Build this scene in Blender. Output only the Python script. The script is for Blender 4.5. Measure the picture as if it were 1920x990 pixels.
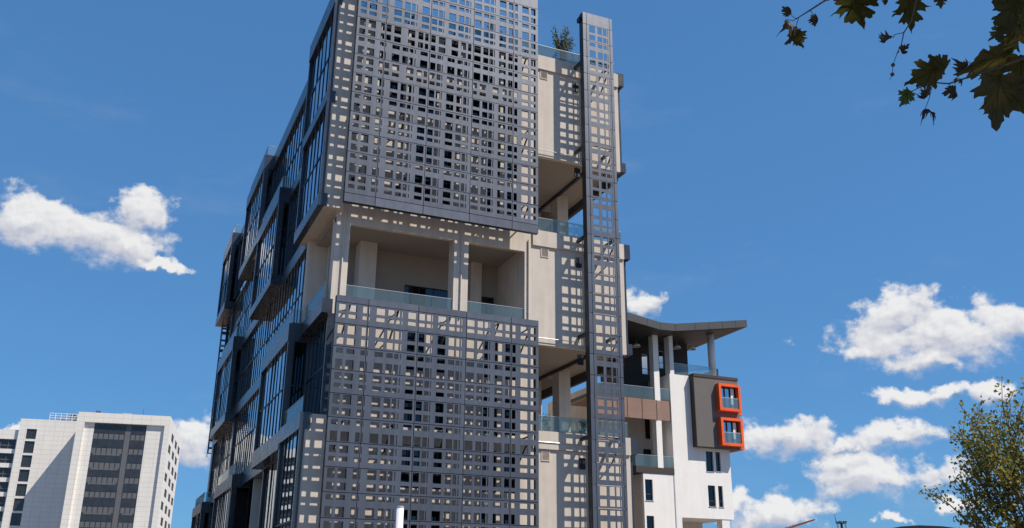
import bpy, math, random
from mathutils import Vector, Matrix
R_ = math.radians
for o in list(bpy.data.objects): bpy.data.objects.remove(o)
scene = bpy.context.scene
col = scene.collection

# ------------------------------------------------------------------ camera
cam_d = bpy.data.cameras.new('camera'); cam = bpy.data.objects.new('camera', cam_d); col.objects.link(cam)
yaw, pitch, roll = R_(66.71), R_(19.66), R_(.46)
Fv = Vector((math.cos(yaw)*math.cos(pitch), math.sin(yaw)*math.cos(pitch), math.sin(pitch)))
Rv = Vector((math.sin(yaw), -math.cos(yaw), 0)); Uv = Rv.cross(Fv)
Rv, Uv = Rv*math.cos(roll)+Uv*math.sin(roll), Uv*math.cos(roll)-Rv*math.sin(roll)
cam.matrix_world = Matrix(((Rv.x, Uv.x, -Fv.x, 0), (Rv.y, Uv.y, -Fv.y, 0), (Rv.z, Uv.z, -Fv.z, 1.6), (0, 0, 0, 1)))
cam_d.sensor_width = 36; cam_d.lens = 1760/1920*36; cam_d.clip_end = 6000; cam_d.clip_start = .05
scene.camera = cam

# ------------------------------------------------------------------ sun, sky, exposure
SUN = Vector((.93, -1, 1.9)).normalized()
sun_el = math.asin(SUN.z); sun_az = math.atan2(SUN.x, SUN.y)
sd = bpy.data.lights.new('sun', 'SUN'); sd.energy = 5.0; sd.angle = R_(.5); sd.color = (1, .91, .80)
sun = bpy.data.objects.new('sun', sd); col.objects.link(sun)
sun.rotation_euler = SUN.to_track_quat('Z', 'Y').to_euler(); sun.location = (30, -30, 80)
scene.view_settings.view_transform = 'Standard'; scene.view_settings.look = 'None'
scene.view_settings.gamma = 1; scene.view_settings.exposure = .22
SKY_STRENGTH = .105

world = bpy.data.worlds.new('World'); scene.world = world; world.use_nodes = True
wt = world.node_tree; wt.nodes.clear()
world.cycles.sampling_method = 'MANUAL'; world.cycles.sample_map_resolution = 256
def N(t, kind, **kw):
    n = t.nodes.new(kind)
    for k, v in kw.items(): setattr(n, k, v)
    return n
def link(t, a, b): t.links.new(a, b)
def M(t, op, a, b=None, c=None, clamp=False):
    n = t.nodes.new('ShaderNodeMath'); n.operation = op; n.use_clamp = clamp
    for i, v in enumerate((a, b, c)):
        if v is None: continue
        if isinstance(v, (int, float)): n.inputs[i].default_value = v
        else: t.links.new(v, n.inputs[i])
    return n.outputs[0]
def VM(t, op, a, b=None):
    n = t.nodes.new('ShaderNodeVectorMath'); n.operation = op
    for i, v in enumerate((a, b)):
        if v is None: continue
        if isinstance(v, (tuple, list, Vector)): n.inputs[i].default_value = v
        else: t.links.new(v, n.inputs[i])
    return n.outputs['Value'] if op == 'LENGTH' else n.outputs[0]
# cloud banks: azimuth (deg, counter-clockwise from +X), elevation, half width, half height
CLOUDS = [(93.2,19.3,5.0,1.45),(89.9,20.9,1.9,1.25),(95.9,19.6,2.4,1.35),(90.2,19.1,1.9,1.15),(88.4,18.3,1.8,.35),
 (41.3,14.0,5.9,1.6),(45.4,13.7,1.9,.8),(43.58,15.48,2.19,1.25),(42.22,12.8,2.54,.82),(38.17,14.28,2.41,1.42),(43.75,10.86,1.98,.65),(41.51,10.98,.98,.52),
 (50.21,9.01,2.88,1.09),(44.29,8.83,2.55,.87),(47.2,8.5,.7,.5),(45.82,6.57,4.16,1.22),(47.3,7.35,1.74,1.0),(51.48,4.75,2.83,1.0),
 (53.08,5.18,1.2,.95),(42.08,4.94,1.32,.56),(45.49,4.21,.88,.34),(58.4,17.18,1.27,1.03),(85.35,8.34,1.27,1.37),(94.83,8.39,.75,.28),(39.51,10.82,1.32,.57),
 (108,15,5,1.6),(118,9,6,1.4),(24,12,5,1.6),(30,6,4,1.1),(10,9,6,1.5),(132,18,5,1.5),(150,8,7,1.5),(-8,16,5,1.6),(-30,8,7,1.5),(-60,14,6,1.7),(-95,9,7,1.6),(-130,13,6,1.7),(-160,7,7,1.4)]
tc = N(wt, 'ShaderNodeTexCoord'); P = tc.outputs['Generated']
P = VM(wt, 'NORMALIZE', P)
sep = N(wt, 'ShaderNodeSeparateXYZ'); link(wt, P, sep.inputs[0])
RAD = 180/math.pi
az = M(wt, 'MULTIPLY', M(wt, 'ARCTAN2', sep.outputs[1], sep.outputs[0]), RAD)
el = M(wt, 'MULTIPLY', M(wt, 'ARCSINE', sep.outputs[2]), RAD)
# warp the banks' outlines
wn = N(wt, 'ShaderNodeTexNoise'); wn.inputs['Scale'].default_value = 26; wn.inputs['Detail'].default_value = 4; wn.inputs['Roughness'].default_value = .6
link(wt, P, wn.inputs['Vector'])
wsep = N(wt, 'ShaderNodeSeparateColor'); link(wt, wn.outputs['Color'], wsep.inputs[0])
az = M(wt, 'MULTIPLY_ADD', M(wt, 'SUBTRACT', wsep.outputs[0], .5), 3.4, az)
el = M(wt, 'MULTIPLY_ADD', M(wt, 'SUBTRACT', wsep.outputs[1], .5), 2.2, el)
def cloud_mask(elv):
    cmb = N(wt, 'ShaderNodeCombineXYZ'); link(wt, az, cmb.inputs[0]); link(wt, elv, cmb.inputs[1])
    acc = None
    for a, e, ra, re in CLOUDS:
        d = VM(wt, 'LENGTH', VM(wt, 'MULTIPLY', VM(wt, 'SUBTRACT', cmb.outputs[0], (a, e, 0)), (1/ra, 1/re, 0)))
        m = M(wt, 'SUBTRACT', 1.20, d)
        acc = m if acc is None else M(wt, 'SMOOTH_MAX', acc, m, .25)
    return acc
mask = cloud_mask(el); mask_up = cloud_mask(M(wt, 'ADD', el, .42))
sc = VM(wt, 'MULTIPLY', P, (1, 1, 1.35))
def fbm(vec, s, d, r):
    n = N(wt, 'ShaderNodeTexNoise'); n.inputs['Scale'].default_value = s; n.inputs['Detail'].default_value = d; n.inputs['Roughness'].default_value = r
    link(wt, vec, n.inputs['Vector']); return n.outputs['Fac']
n1 = fbm(sc, 30, 9, .55)
n2 = fbm(VM(wt, 'ADD', sc, tuple(SUN*.006)), 30, 9, .55)
dens = M(wt, 'ADD', mask, M(wt, 'MULTIPLY', M(wt, 'SUBTRACT', n1, .5), 2.5))
mr = N(wt, 'ShaderNodeMapRange', interpolation_type='SMOOTHSTEP'); link(wt, dens, mr.inputs[0])
mr.inputs[1].default_value = .03
low = M(wt, 'MULTIPLY', M(wt, 'SUBTRACT', mask_up, mask), 1.6, clamp=True); link(wt, M(wt, 'MULTIPLY_ADD', low, .8, .55), mr.inputs[2])   # crisp tops, soft bases
alpha = M(wt, 'MULTIPLY', mr.outputs[0], .96)
# sun side of the puffs and the thin tops are whiter, the undersides greyer
lum = M(wt, 'ADD', M(wt, 'MULTIPLY', M(wt, 'SUBTRACT', mask, mask_up), 1.5), M(wt, 'MULTIPLY', M(wt, 'SUBTRACT', n1, n2), 2.6))
lum = M(wt, 'ADD', lum, .52, clamp=True)
cmix = N(wt, 'ShaderNodeMix', data_type='RGBA'); link(wt, lum, cmix.inputs['Factor'])
cmix.inputs['A'].default_value = (.47, .48, .55, 1); cmix.inputs['B'].default_value = (.75, .745, .74, 1)
# thin cirrus
cv = VM(wt, 'MULTIPLY', P, (1, 1, 3.2)); ci = fbm(cv, 5.5, 8, .62)
cr = N(wt, 'ShaderNodeMapRange', interpolation_type='SMOOTHSTEP'); link(wt, ci, cr.inputs[0])
cr.inputs[1].default_value = .52; cr.inputs[2].default_value = .85; cr.inputs[4].default_value = .14
sky = N(wt, 'ShaderNodeTexSky'); sky.sky_type = 'NISHITA'; sky.sun_disc = False
sky.sun_elevation = sun_el; sky.sun_rotation = sun_az; sky.air_density = 1.0; sky.dust_density = .0; sky.ozone_density = 2.5; sky.altitude = 0
gam = N(wt, 'ShaderNodeGamma'); link(wt, sky.outputs[0], gam.inputs[0]); gam.inputs[1].default_value = .45   # the photograph's sky is flatter towards the horizon
skys = VM(wt, 'MULTIPLY', gam.outputs[0], (SKY_STRENGTH*.62, SKY_STRENGTH*1.40, SKY_STRENGTH*2.38))
mixc = N(wt, 'ShaderNodeMix', data_type='RGBA'); link(wt, cr.outputs[0], mixc.inputs['Factor']); link(wt, skys, mixc.inputs['A']); mixc.inputs['B'].default_value = (.42, .46, .55, 1)
mixs = N(wt, 'ShaderNodeMix', data_type='RGBA'); link(wt, alpha, mixs.inputs['Factor']); link(wt, mixc.outputs['Result'], mixs.inputs['A']); link(wt, cmix.outputs['Result'], mixs.inputs['B'])
bg = N(wt, 'ShaderNodeBackground'); link(wt, mixs.outputs['Result'], bg.inputs[0]); bg.inputs[1].default_value = 1
wo = N(wt, 'ShaderNodeOutputWorld'); link(wt, bg.outputs[0], wo.inputs[0])

# ------------------------------------------------------------------ materials
MATS = {}
def mat(name, c, rough=.7, metal=0., spec=.5, var=.0, vscale=.6, bump=0., bscale=30., streak=0., tile=None, objvar=0.):
    m = bpy.data.materials.new(name); m.use_nodes = True; t = m.node_tree; b = t.nodes['Principled BSDF']
    b.inputs['Roughness'].default_value = rough; b.inputs['Metallic'].default_value = metal; b.inputs['Specular IOR Level'].default_value = spec
    b.inputs['Base Color'].default_value = (*c, 1)
    co = N(t, 'ShaderNodeTexCoord').outputs['Object']
    cur = None
    if var:
        n = N(t, 'ShaderNodeTexNoise'); n.inputs['Scale'].default_value = vscale; n.inputs['Detail'].default_value = 7; n.inputs['Roughness'].default_value = .65
        link(t, co, n.inputs['Vector'])
        r = N(t, 'ShaderNodeMapRange'); link(t, n.outputs['Fac'], r.inputs[0]); r.inputs[1].default_value = .25; r.inputs[2].default_value = .75
        r.inputs[3].default_value = 1-var; r.inputs[4].default_value = 1+var
        cur = r.outputs[0]
        rr = N(t, 'ShaderNodeMapRange'); link(t, n.outputs['Fac'], rr.inputs[0]); rr.inputs[3].default_value = max(0, rough-.12); rr.inputs[4].default_value = min(1, rough+.12)
        link(t, rr.outputs[0], b.inputs['Roughness'])
    if streak:
        n = N(t, 'ShaderNodeTexNoise'); n.inputs['Scale'].default_value = 1; n.inputs['Detail'].default_value = 5
        link(t, VM(t, 'MULTIPLY', co, (2.6, 2.6, .12)), n.inputs['Vector'])
        r = N(t, 'ShaderNodeMapRange'); link(t, n.outputs['Fac'], r.inputs[0]); r.inputs[1].default_value = .35; r.inputs[2].default_value = .7
        r.inputs[3].default_value = 1; r.inputs[4].default_value = 1-streak
        cur = r.outputs[0] if cur is None else M(t, 'MULTIPLY', cur, r.outputs[0])
    if objvar:
        r = N(t, 'ShaderNodeMapRange'); link(t, N(t, 'ShaderNodeObjectInfo').outputs['Random'], r.inputs[0]); r.inputs[3].default_value = 1-objvar; r.inputs[4].default_value = 1+objvar
        cur = r.outputs[0] if cur is None else M(t, 'MULTIPLY', cur, r.outputs[0])
    if tile:   # thin dark joints of a panel grid: (module u, module z, joint half-width)
        s = N(t, 'ShaderNodeSeparateXYZ'); link(t, co, s.inputs[0])
        uv = M(t, 'ADD', s.outputs[0], s.outputs[1])
        def joint(v, mod): return M(t, 'LESS_THAN', M(t, 'PINGPONG', v, mod/2), tile[2])
        j = M(t, 'MAXIMUM', joint(uv, tile[0]), joint(s.outputs[2], tile[1]))
        jf = M(t, 'SUBTRACT', 1, M(t, 'MULTIPLY', j, .22))
        cur = jf if cur is None else M(t, 'MULTIPLY', cur, jf)
    if cur is not None:
        mx = N(t, 'ShaderNodeVectorMath'); mx.operation = 'SCALE'; mx.inputs[0].default_value = c; link(t, cur, mx.inputs['Scale'])
        link(t, mx.outputs[0], b.inputs['Base Color'])
    if bump:
        n = N(t, 'ShaderNodeTexNoise'); n.inputs['Scale'].default_value = bscale; n.inputs['Detail'].default_value = 4; link(t, co, n.inputs['Vector'])
        bp = N(t, 'ShaderNodeBump'); bp.inputs['Strength'].default_value = bump; bp.inputs['Distance'].default_value = .03
        link(t, n.outputs['Fac'], bp.inputs['Height']); link(t, bp.outputs[0], b.inputs['Normal'])
    MATS[name] = m; return m
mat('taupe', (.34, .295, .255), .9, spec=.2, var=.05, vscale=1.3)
mat('beige', (.63, .565, .49), .9, spec=.2, var=.085, vscale=.9, bump=.3, bscale=11, streak=.13)
mat('screen', (.114, .127, .156), .43, metal=.5, var=.16, vscale=.45, bump=.4, bscale=.55, streak=.14, objvar=.10)
mat('frame', (.034, .038, .050), .27, metal=.0, spec=.7, var=.12, vscale=.9)
mat('black', (.012, .013, .016), .45)
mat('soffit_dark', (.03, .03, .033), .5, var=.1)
mat('glass_refl', (.40, .48, .57), .03, metal=1., objvar=.22)
mat('glass_dark', (.05, .055, .06), .05, metal=1.)
mat('white', (.84, .82, .785), .85, spec=.2, var=.05, vscale=.8, bump=.2, bscale=10, streak=.05)
mat('grey_box', (.155, .145, .14), .85, spec=.2, var=.06, bump=.15, bscale=12)
mat('charcoal', (.045, .037, .032), .7, var=.1)
mat('fascia', (.068, .069, .068), .5, metal=.1, var=.1)
mat('slats', (.075, .058, .046), .5, var=.12)
mat('orange', (.90, .12, .015), .5, var=.12, vscale=1.5, streak=.12)
mat('copper', (.42, .27, .21), .6, var=.1)
mat('alu', (.55, .56, .57), .4, metal=.4)
mat('pole_white', (.74, .73, .76), .45, var=.04, vscale=3)
mat('panel_white', (.82, .79, .72), .55, var=.06, vscale=.25, streak=.06, tile=(2.2, 1.15, .045))
mat('panel_grey', (.13, .135, .14), .45, var=.08)
mat('window_far', (.035, .038, .042), .16, spec=.6, var=.35, vscale=.9)
mat('asphalt', (.05, .05, .052), .9, var=.2, bump=.2)
mat('paving', (.15, .11, .078), .85, var=.12, bump=.1)
mat('kerb', (.33, .32, .30), .85, var=.1)
mat('paint', (.75, .75, .72), .7)
mat('soil', (.08, .06, .04), .95, var=.2)
mat('bark', (.11, .085, .06), .9, var=.3, vscale=14, bump=.5, bscale=40)
mat('crane', (.38, .14, .07), .6)
mat('steel_dark', (.05, .05, .055), .5)
mat('roof_dark', (.07, .07, .08), .5)
def glass_mat(name, tint, refl=1.):
    m = bpy.data.materials.new(name); m.use_nodes = True; t = m.node_tree; t.nodes.clear()
    out = N(t, 'ShaderNodeOutputMaterial'); tr = N(t, 'ShaderNodeBsdfTransparent'); tr.inputs[0].default_value = (*tint, 1)
    gl = N(t, 'ShaderNodeBsdfGlossy'); gl.inputs['Roughness'].default_value = .02
    fr = N(t, 'ShaderNodeFresnel'); fr.inputs[0].default_value = 1.6
    mx = N(t, 'ShaderNodeMixShader'); link(t, M(t, 'MULTIPLY', fr.outputs[0], refl, clamp=True), mx.inputs[0]); link(t, tr.outputs[0], mx.inputs[1]); link(t, gl.outputs[0], mx.inputs[2])
    df = N(t, 'ShaderNodeBsdfDiffuse'); df.inputs[0].default_value = (.42, .55, .56, 1)
    m2 = N(t, 'ShaderNodeMixShader'); m2.inputs[0].default_value = .13; link(t, mx.outputs[0], m2.inputs[1]); link(t, df.outputs[0], m2.inputs[2])
    link(t, m2.outputs[0], out.inputs[0]); MATS[name] = m
glass_mat('rail_glass', (.80, .92, .94), .8)
glass_mat('clear_glass', (.72, .82, .80), 1.0)
def leaf_mat(name, cols, rough=.55):
    m = bpy.data.materials.new(name); m.use_nodes = True; t = m.node_tree; b = t.nodes['Principled BSDF']
    b.inputs['Roughness'].default_value = rough; b.inputs['Specular IOR Level'].default_value = .35
    geo = N(t, 'ShaderNodeNewGeometry'); oi = N(t, 'ShaderNodeObjectInfo')
    v = M(t, 'FRACT', M(t, 'ADD', geo.outputs['Random Per Island'], oi.outputs['Random']))
    cr = N(t, 'ShaderNodeValToRGB'); e = cr.color_ramp.elements
    e[0].color = (*cols[0], 1); e[1].color = (*cols[-1], 1)
    for i, c in enumerate(cols[1:-1]): x = e.new((i+1)/(len(cols)-1)); x.color = (*c, 1)
    n = N(t, 'ShaderNodeTexNoise'); n.inputs['Scale'].default_value = 18; n.inputs['Detail'].default_value = 6
    link(t, N(t, 'ShaderNodeTexCoord').outputs['Object'], n.inputs['Vector'])
    v = M(t, 'ADD', v, M(t, 'MULTIPLY', M(t, 'SUBTRACT', n.outputs['Fac'], .5), .5), clamp=True)
    link(t, v, cr.inputs[0]); link(t, cr.outputs[0], b.inputs['Base Color'])
    tl = N(t, 'ShaderNodeBsdfTranslucent'); link(t, cr.outputs[0], tl.inputs[0])
    mx = N(t, 'ShaderNodeMixShader'); mx.inputs[0].default_value = .4
    link(t, b.outputs[0], mx.inputs[1]); link(t, tl.outputs[0], mx.inputs[2])
    link(t, mx.outputs[0], t.nodes['Material Output'].inputs[0]); MATS[name] = m
leaf_mat('leaf_tree', [(.10, .12, .025), (.20, .22, .04), (.34, .31, .05), (.25, .17, .05), (.15, .18, .04)])
leaf_mat('leaf_plane', [(.05, .05, .010), (.085, .075, .014), (.06, .05, .015)])
leaf_mat('leaf_dry', [(.07, .048, .03), (.10, .07, .04), (.05, .045, .025)])
leaf_mat('leaf_fresh', [(.07, .11, .02), (.09, .13, .03)])
leaf_mat('leaf_shrub', [(.05, .065, .025), (.09, .11, .04), (.14, .15, .07)])

# ------------------------------------------------------------------ helpers
def thing(name, loc, label, cat, group=None, rz=0):
    o = bpy.data.objects.new(name, None); o.empty_display_size = .3; col.objects.link(o); o.location = loc; o.rotation_euler = (0, 0, rz)
    o['label'] = label; o['category'] = cat
    if group: o['group'] = group
    return o
def tag(o, label, cat, group=None):
    o['label'] = label; o['category'] = cat
    if group: o['group'] = group
    return o
class MB:
    def __init__(s): s.v = []; s.f = []
    def add(s, v, f):
        k = len(s.v); s.v += [tuple(p) for p in v]; s.f += [tuple(i+k for i in q) for q in f]; return s
    def box(s, x0, x1, y0, y1, z0, z1):
        return s.add([(x0,y0,z0),(x1,y0,z0),(x1,y1,z0),(x0,y1,z0),(x0,y0,z1),(x1,y0,z1),(x1,y1,z1),(x0,y1,z1)],
                     [(0,3,2,1),(4,5,6,7),(0,1,5,4),(1,2,6,5),(2,3,7,6),(3,0,4,7)])
    def prism(s, poly, y0, y1):     # polygon in XZ extruded along Y
        n = len(poly)
        return s.add([(x, y0, z) for x, z in poly]+[(x, y1, z) for x, z in poly],
                     [tuple(range(n)), tuple(range(2*n-1, n-1, -1))]+[(i, i+n, (i+1) % n+n, (i+1) % n) for i in range(n)])
    def tube(s, pts, rad, n=8, cap=True):
        pts = [Vector(p) for p in pts]; k = len(s.v)
        if not hasattr(rad, '__len__'): rad = [rad]*len(pts)
        prev = None
        for i, p in enumerate(pts):
            d = (pts[min(i+1, len(pts)-1)]-pts[max(i-1, 0)]).normalized()
            if prev is None:
                a = d.cross(Vector((0, 0, 1)) if abs(d.z) < .9 else Vector((1, 0, 0))).normalized()
            else:
                a = (prev-d*prev.dot(d)).normalized()
            prev = a; b = d.cross(a)
            for j in range(n):
                t = 2*math.pi*j/n; s.v.append(tuple(p+(a*math.cos(t)+b*math.sin(t))*rad[i]))
        for i in range(len(pts)-1):
            for j in range(n):
                s.f.append((k+i*n+j, k+i*n+(j+1) % n, k+(i+1)*n+(j+1) % n, k+(i+1)*n+j))
        if cap:
            s.f.append(tuple(k+j for j in range(n-1, -1, -1))); s.f.append(tuple(k+(len(pts)-1)*n+j for j in range(n)))
        return s
    def bar(s, p, q, w=.06): return s.tube([p, q], w*.7071, 4)
    def lathe(s, c, prof, n=20):
        k = len(s.v)
        for r, z in prof:
            for j in range(n):
                t = 2*math.pi*j/n; s.v.append((c[0]+r*math.cos(t), c[1]+r*math.sin(t), c[2]+z))
        for i in range(len(prof)-1):
            for j in range(n): s.f.append((k+i*n+j, k+i*n+(j+1) % n, k+(i+1)*n+(j+1) % n, k+(i+1)*n+j))
        s.f.append(tuple(k+j for j in range(n-1, -1, -1))); s.f.append(tuple(k+(len(prof)-1)*n+j for j in range(n)))
        return s
    def grid(s, us, zs, solid, t0, t1, axis='x'):
        """slab with rectangular openings: us, zs cell borders, solid(i,j); thickness t0..t1; axis = direction of u"""
        nu, nz = len(us)-1, len(zs)-1; S = [[solid(i, j) for j in range(nz)] for i in range(nu)]
        idx = {}
        def V(i, j, k):
            if (i, j, k) not in idx:
                t = (t0, t1)[k]; idx[(i, j, k)] = len(s.v)
                s.v.append((us[i], t, zs[j]) if axis == 'x' else (t, us[i], zs[j]))
            return idx[(i, j, k)]
        fl = axis != 'x'
        def F(*q): s.f.append(tuple(reversed(q)) if fl else q)
        ok = lambda i, j: 0 <= i < nu and 0 <= j < nz and S[i][j]
        for i in range(nu):
            for j in range(nz):
                if not S[i][j]: continue
                F(V(i,j,0), V(i+1,j,0), V(i+1,j+1,0), V(i,j+1,0))
                F(V(i,j,1), V(i,j+1,1), V(i+1,j+1,1), V(i+1,j,1))
                if not ok(i-1, j): F(V(i,j,0), V(i,j+1,0), V(i,j+1,1), V(i,j,1))
                if not ok(i+1, j): F(V(i+1,j,0), V(i+1,j,1), V(i+1,j+1,1), V(i+1,j+1,0))
                if not ok(i, j-1): F(V(i,j,0), V(i,j,1), V(i+1,j,1), V(i+1,j,0))
                if not ok(i, j+1): F(V(i,j+1,0), V(i+1,j+1,0), V(i+1,j+1,1), V(i,j+1,1))
        return s
    def slab(s, u0, u1, z0, z1, t0, t1, holes, axis='x'):
        us = sorted({u0, u1, *[h[0] for h in holes], *[h[1] for h in holes]}); zs = sorted({z0, z1, *[h[2] for h in holes], *[h[3] for h in holes]})
        def solid(i, j):
            a, b = (us[i]+us[i+1])/2, (zs[j]+zs[j+1])/2
            return not any(h[0] < a < h[1] and h[2] < b < h[3] for h in holes)
        return s.grid(us, zs, solid, t0, t1, axis)
    def mesh(s, name, m, off=(0, 0, 0), smooth=False):
        me = bpy.data.meshes.new(name); me.from_pydata([(x-off[0], y-off[1], z-off[2]) for x, y, z in s.v], [], s.f)
        if m: me.materials.append(MATS[m])
        if smooth: me.polygons.foreach_set('use_smooth', [True]*len(me.polygons))
        me.update(); return me
    def build(s, name, m, parent=None, smooth=False):
        off = parent['_o'] if parent is not None and '_o' in parent else (0, 0, 0)
        o = bpy.data.objects.new(name, s.mesh(name, m, off, smooth)); col.objects.link(o)
        if parent is not None:
            o.parent = parent; o['_o'] = off
        return o
def root(name, loc, label, cat, group=None, rz=0, local=False):
    o = thing(name, loc, label, cat, group, rz); o['_o'] = (0., 0., 0.) if local else tuple(float(c) for c in loc); return o
def inst(name, me, loc, parent):
    off = parent['_o']; o = bpy.data.objects.new(name, me); col.objects.link(o); o.parent = parent
    o.location = (loc[0]-off[0], loc[1]-off[1], loc[2]-off[2]); o['_o'] = tuple(off); return o
def box(name, m, parent, *b): return MB().box(*b).build(name, m, parent)

# ------------------------------------------------------------------ ground
g = MB(); g.add([(-3000,-3000,0),(3000,-3000,0),(3000,3000,0),(-3000,3000,0)], [(0,1,2,3)])
o = g.build('ground', 'paving'); o['kind'] = 'structure'
o = MB().box(-400, 400, 30, 42, -.05, .004).build('road', 'asphalt'); o['kind'] = 'structure'
for y0, y1 in ((29.7, 30), (42, 42.3)):
    o = MB().box(-400, 400, y0, y1, -.05, .13).build('kerb', 'kerb'); o['kind'] = 'structure'
mk = MB()
for k in range(-40, 40): mk.box(k*6, k*6+3, 35.94, 36.06, .0041, .008)
o = mk.build('road_marking', 'paint'); o['kind'] = 'structure'

# ================================================================== OFFICE TOWER
T = root('office_tower', (25, 62, 0), 'tall beige and dark glass office tower behind perforated metal screens', 'office building')
YF = 62.0
LV = [0.05+4.05*k for k in range(12)]           # storey levels (… 20.3, 24.35, 28.4 …)
def win_holes(xr, z0, z1):
    out = []
    for z in [4.1+4.05*k for k in range(10)]:
        a, b = z+.45, z+3.35
        if a >= z0-.01 and b <= z1+.01:
            for x0, x1 in xr: out.append((x0, x1, a, b))
    return out
XR = [(18.62, 20.0), (20.88, 21.62), (24.5, 25.64), (26.18, 27.25)]
XT = [(15.5, 17.5), (17.85, 20.2), (20.6, 22.1), (22.5, 25.5), (25.8, 27.2)]
low_h = win_holes(XR, 0, 20.6); up_h = win_holes(XR, 28.3, 36.6)+win_holes(XT, 36.4, 44.4)
MB().slab(13.2, 28.4, 0, 20.85, YF, YF+.4, low_h).build('wall', 'beige', T)
box('wall', 'beige', T, 11.861, 13.35, 61.5, YF+.41, 27.751, 45.3)
MB().slab(13.0, 28.4, 27.3, 44.3, YF, YF+.4, up_h).build('wall', 'beige', T)
wn_cache = {}
def window(parent, x0, x1, z0, z1, y, pane='glass_dark', frame='black', vb=1, tz=None, w=.07, sill=None):
    """front-facing window: frame with bars as the part, pane behind as its sub-part"""
    m = MB()
    hs = []
    n = vb
    zs_ = [z0+w, z1-w] if tz is None else [z0+w, z0+tz-w/2, z0+tz+w/2, z1-w]
    step = (x1-x0-w)/n
    for i in range(n):
        for j in range(0, len(zs_), 2): hs.append((x0+w+i*step, x0+(i+1)*step, zs_[j], zs_[j+1]))
    m.slab(x0, x1, z0, z1, y, y+.08, hs)
    f = m.build('window', frame, parent)
    MB().box(x0+.02, x1-.02, y+.04, y+.06, z0+.02, z1-.02).build('pane', pane, f)
    if sill: MB().box(x0-.05, x1+.05, sill-.05, y-.001, z0-.05, z0+.005).build('sill', 'alu', f)
    return f
for h in low_h+up_h: window(T, *h, YF+.22, vb=max(1, round((h[1]-h[0])/.8)), tz=1.0)
# central loggia
c = MB(); c.box(13.2, 28.4, YF+.01, 67.5, 20.86, 21.2); c.build('floor_slab', 'beige', T)
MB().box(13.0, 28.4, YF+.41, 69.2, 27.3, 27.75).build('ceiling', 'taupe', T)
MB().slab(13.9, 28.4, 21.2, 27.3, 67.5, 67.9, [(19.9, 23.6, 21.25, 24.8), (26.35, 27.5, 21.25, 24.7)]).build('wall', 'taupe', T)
window(T, 19.9, 23.6, 21.25, 24.8, 67.62, vb=3); window(T, 26.35, 27.5, 21.25, 24.7, 67.62)
box('column', 'beige', T, 13.0, 14.06, YF, 63.0, 20.87, 27.3)
box('column', 'beige', T, 22.0, 23.13, YF, 63.2, 20.87, 27.3)
box('column', 'beige', T, 15.85, 17.15, 66.0, 67.49, 21.2, 27.3)
box('column', 'beige', T, 25.2, 26.15, 66.9, 67.49, 21.2, 27.3)
box('column', 'beige', T, 27.75, 28.4, YF, 67.49, 21.2, 27.3)
box('beam', 'beige', T, 13.0, 28.4, YF+.001, 62.4, 26.9, 27.299)
for x in (13.62, 22.55, 28.05):      # rain pipes on the piers
    p = MB().tube([(x, YF-.09, 20.9), (x, YF-.09, 27.9)], .055, 8); 
    for z in (22, 24, 26): p.box(x-.08, x+.08, YF-.10, YF+.02, z, z+.06)
    p.build('rain_pipe', 'beige', T)
def rail_glass(parent, p, q, z0, z1, pane_w=1.55, lab=None):
    """glass balustrade: base channel with one pane per bay"""
    p, q = Vector((*p, 0)), Vector((*q, 0)); L = (q-p).length; n = max(1, round(L/pane_w)); d = (q-p)/L; nrm = Vector((-d.y, d.x, 0))
    def slabp(a, b, t, za, zb):
        A = p+d*a; B = p+d*b
        vs = [A-nrm*t, B-nrm*t, B+nrm*t, A+nrm*t]
        return MB().add([(v.x, v.y, za) for v in vs]+[(v.x, v.y, zb) for v in vs], [(0,3,2,1),(4,5,6,7),(0,1,5,4),(1,2,6,5),(2,3,7,6),(3,0,4,7)])
    ch = slabp(0, L, .04, z0-.02, z0+.08).build('balustrade', 'fascia', parent)
    tr = slabp(0, L, .022, z1, z1+.03).build('top_rail', 'alu', ch)
    for i in range(n): slabp(i*L/n+.012, (i+1)*L/n-.012, .01, z0+.06, z1).build('pane', 'rail_glass', ch)
rail_glass(T, (14.08, 62.12), (21.98, 62.12), 21.2, 22.3); rail_glass(T, (23.15, 62.12), (27.73, 62.12), 21.2, 22.3)
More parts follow.
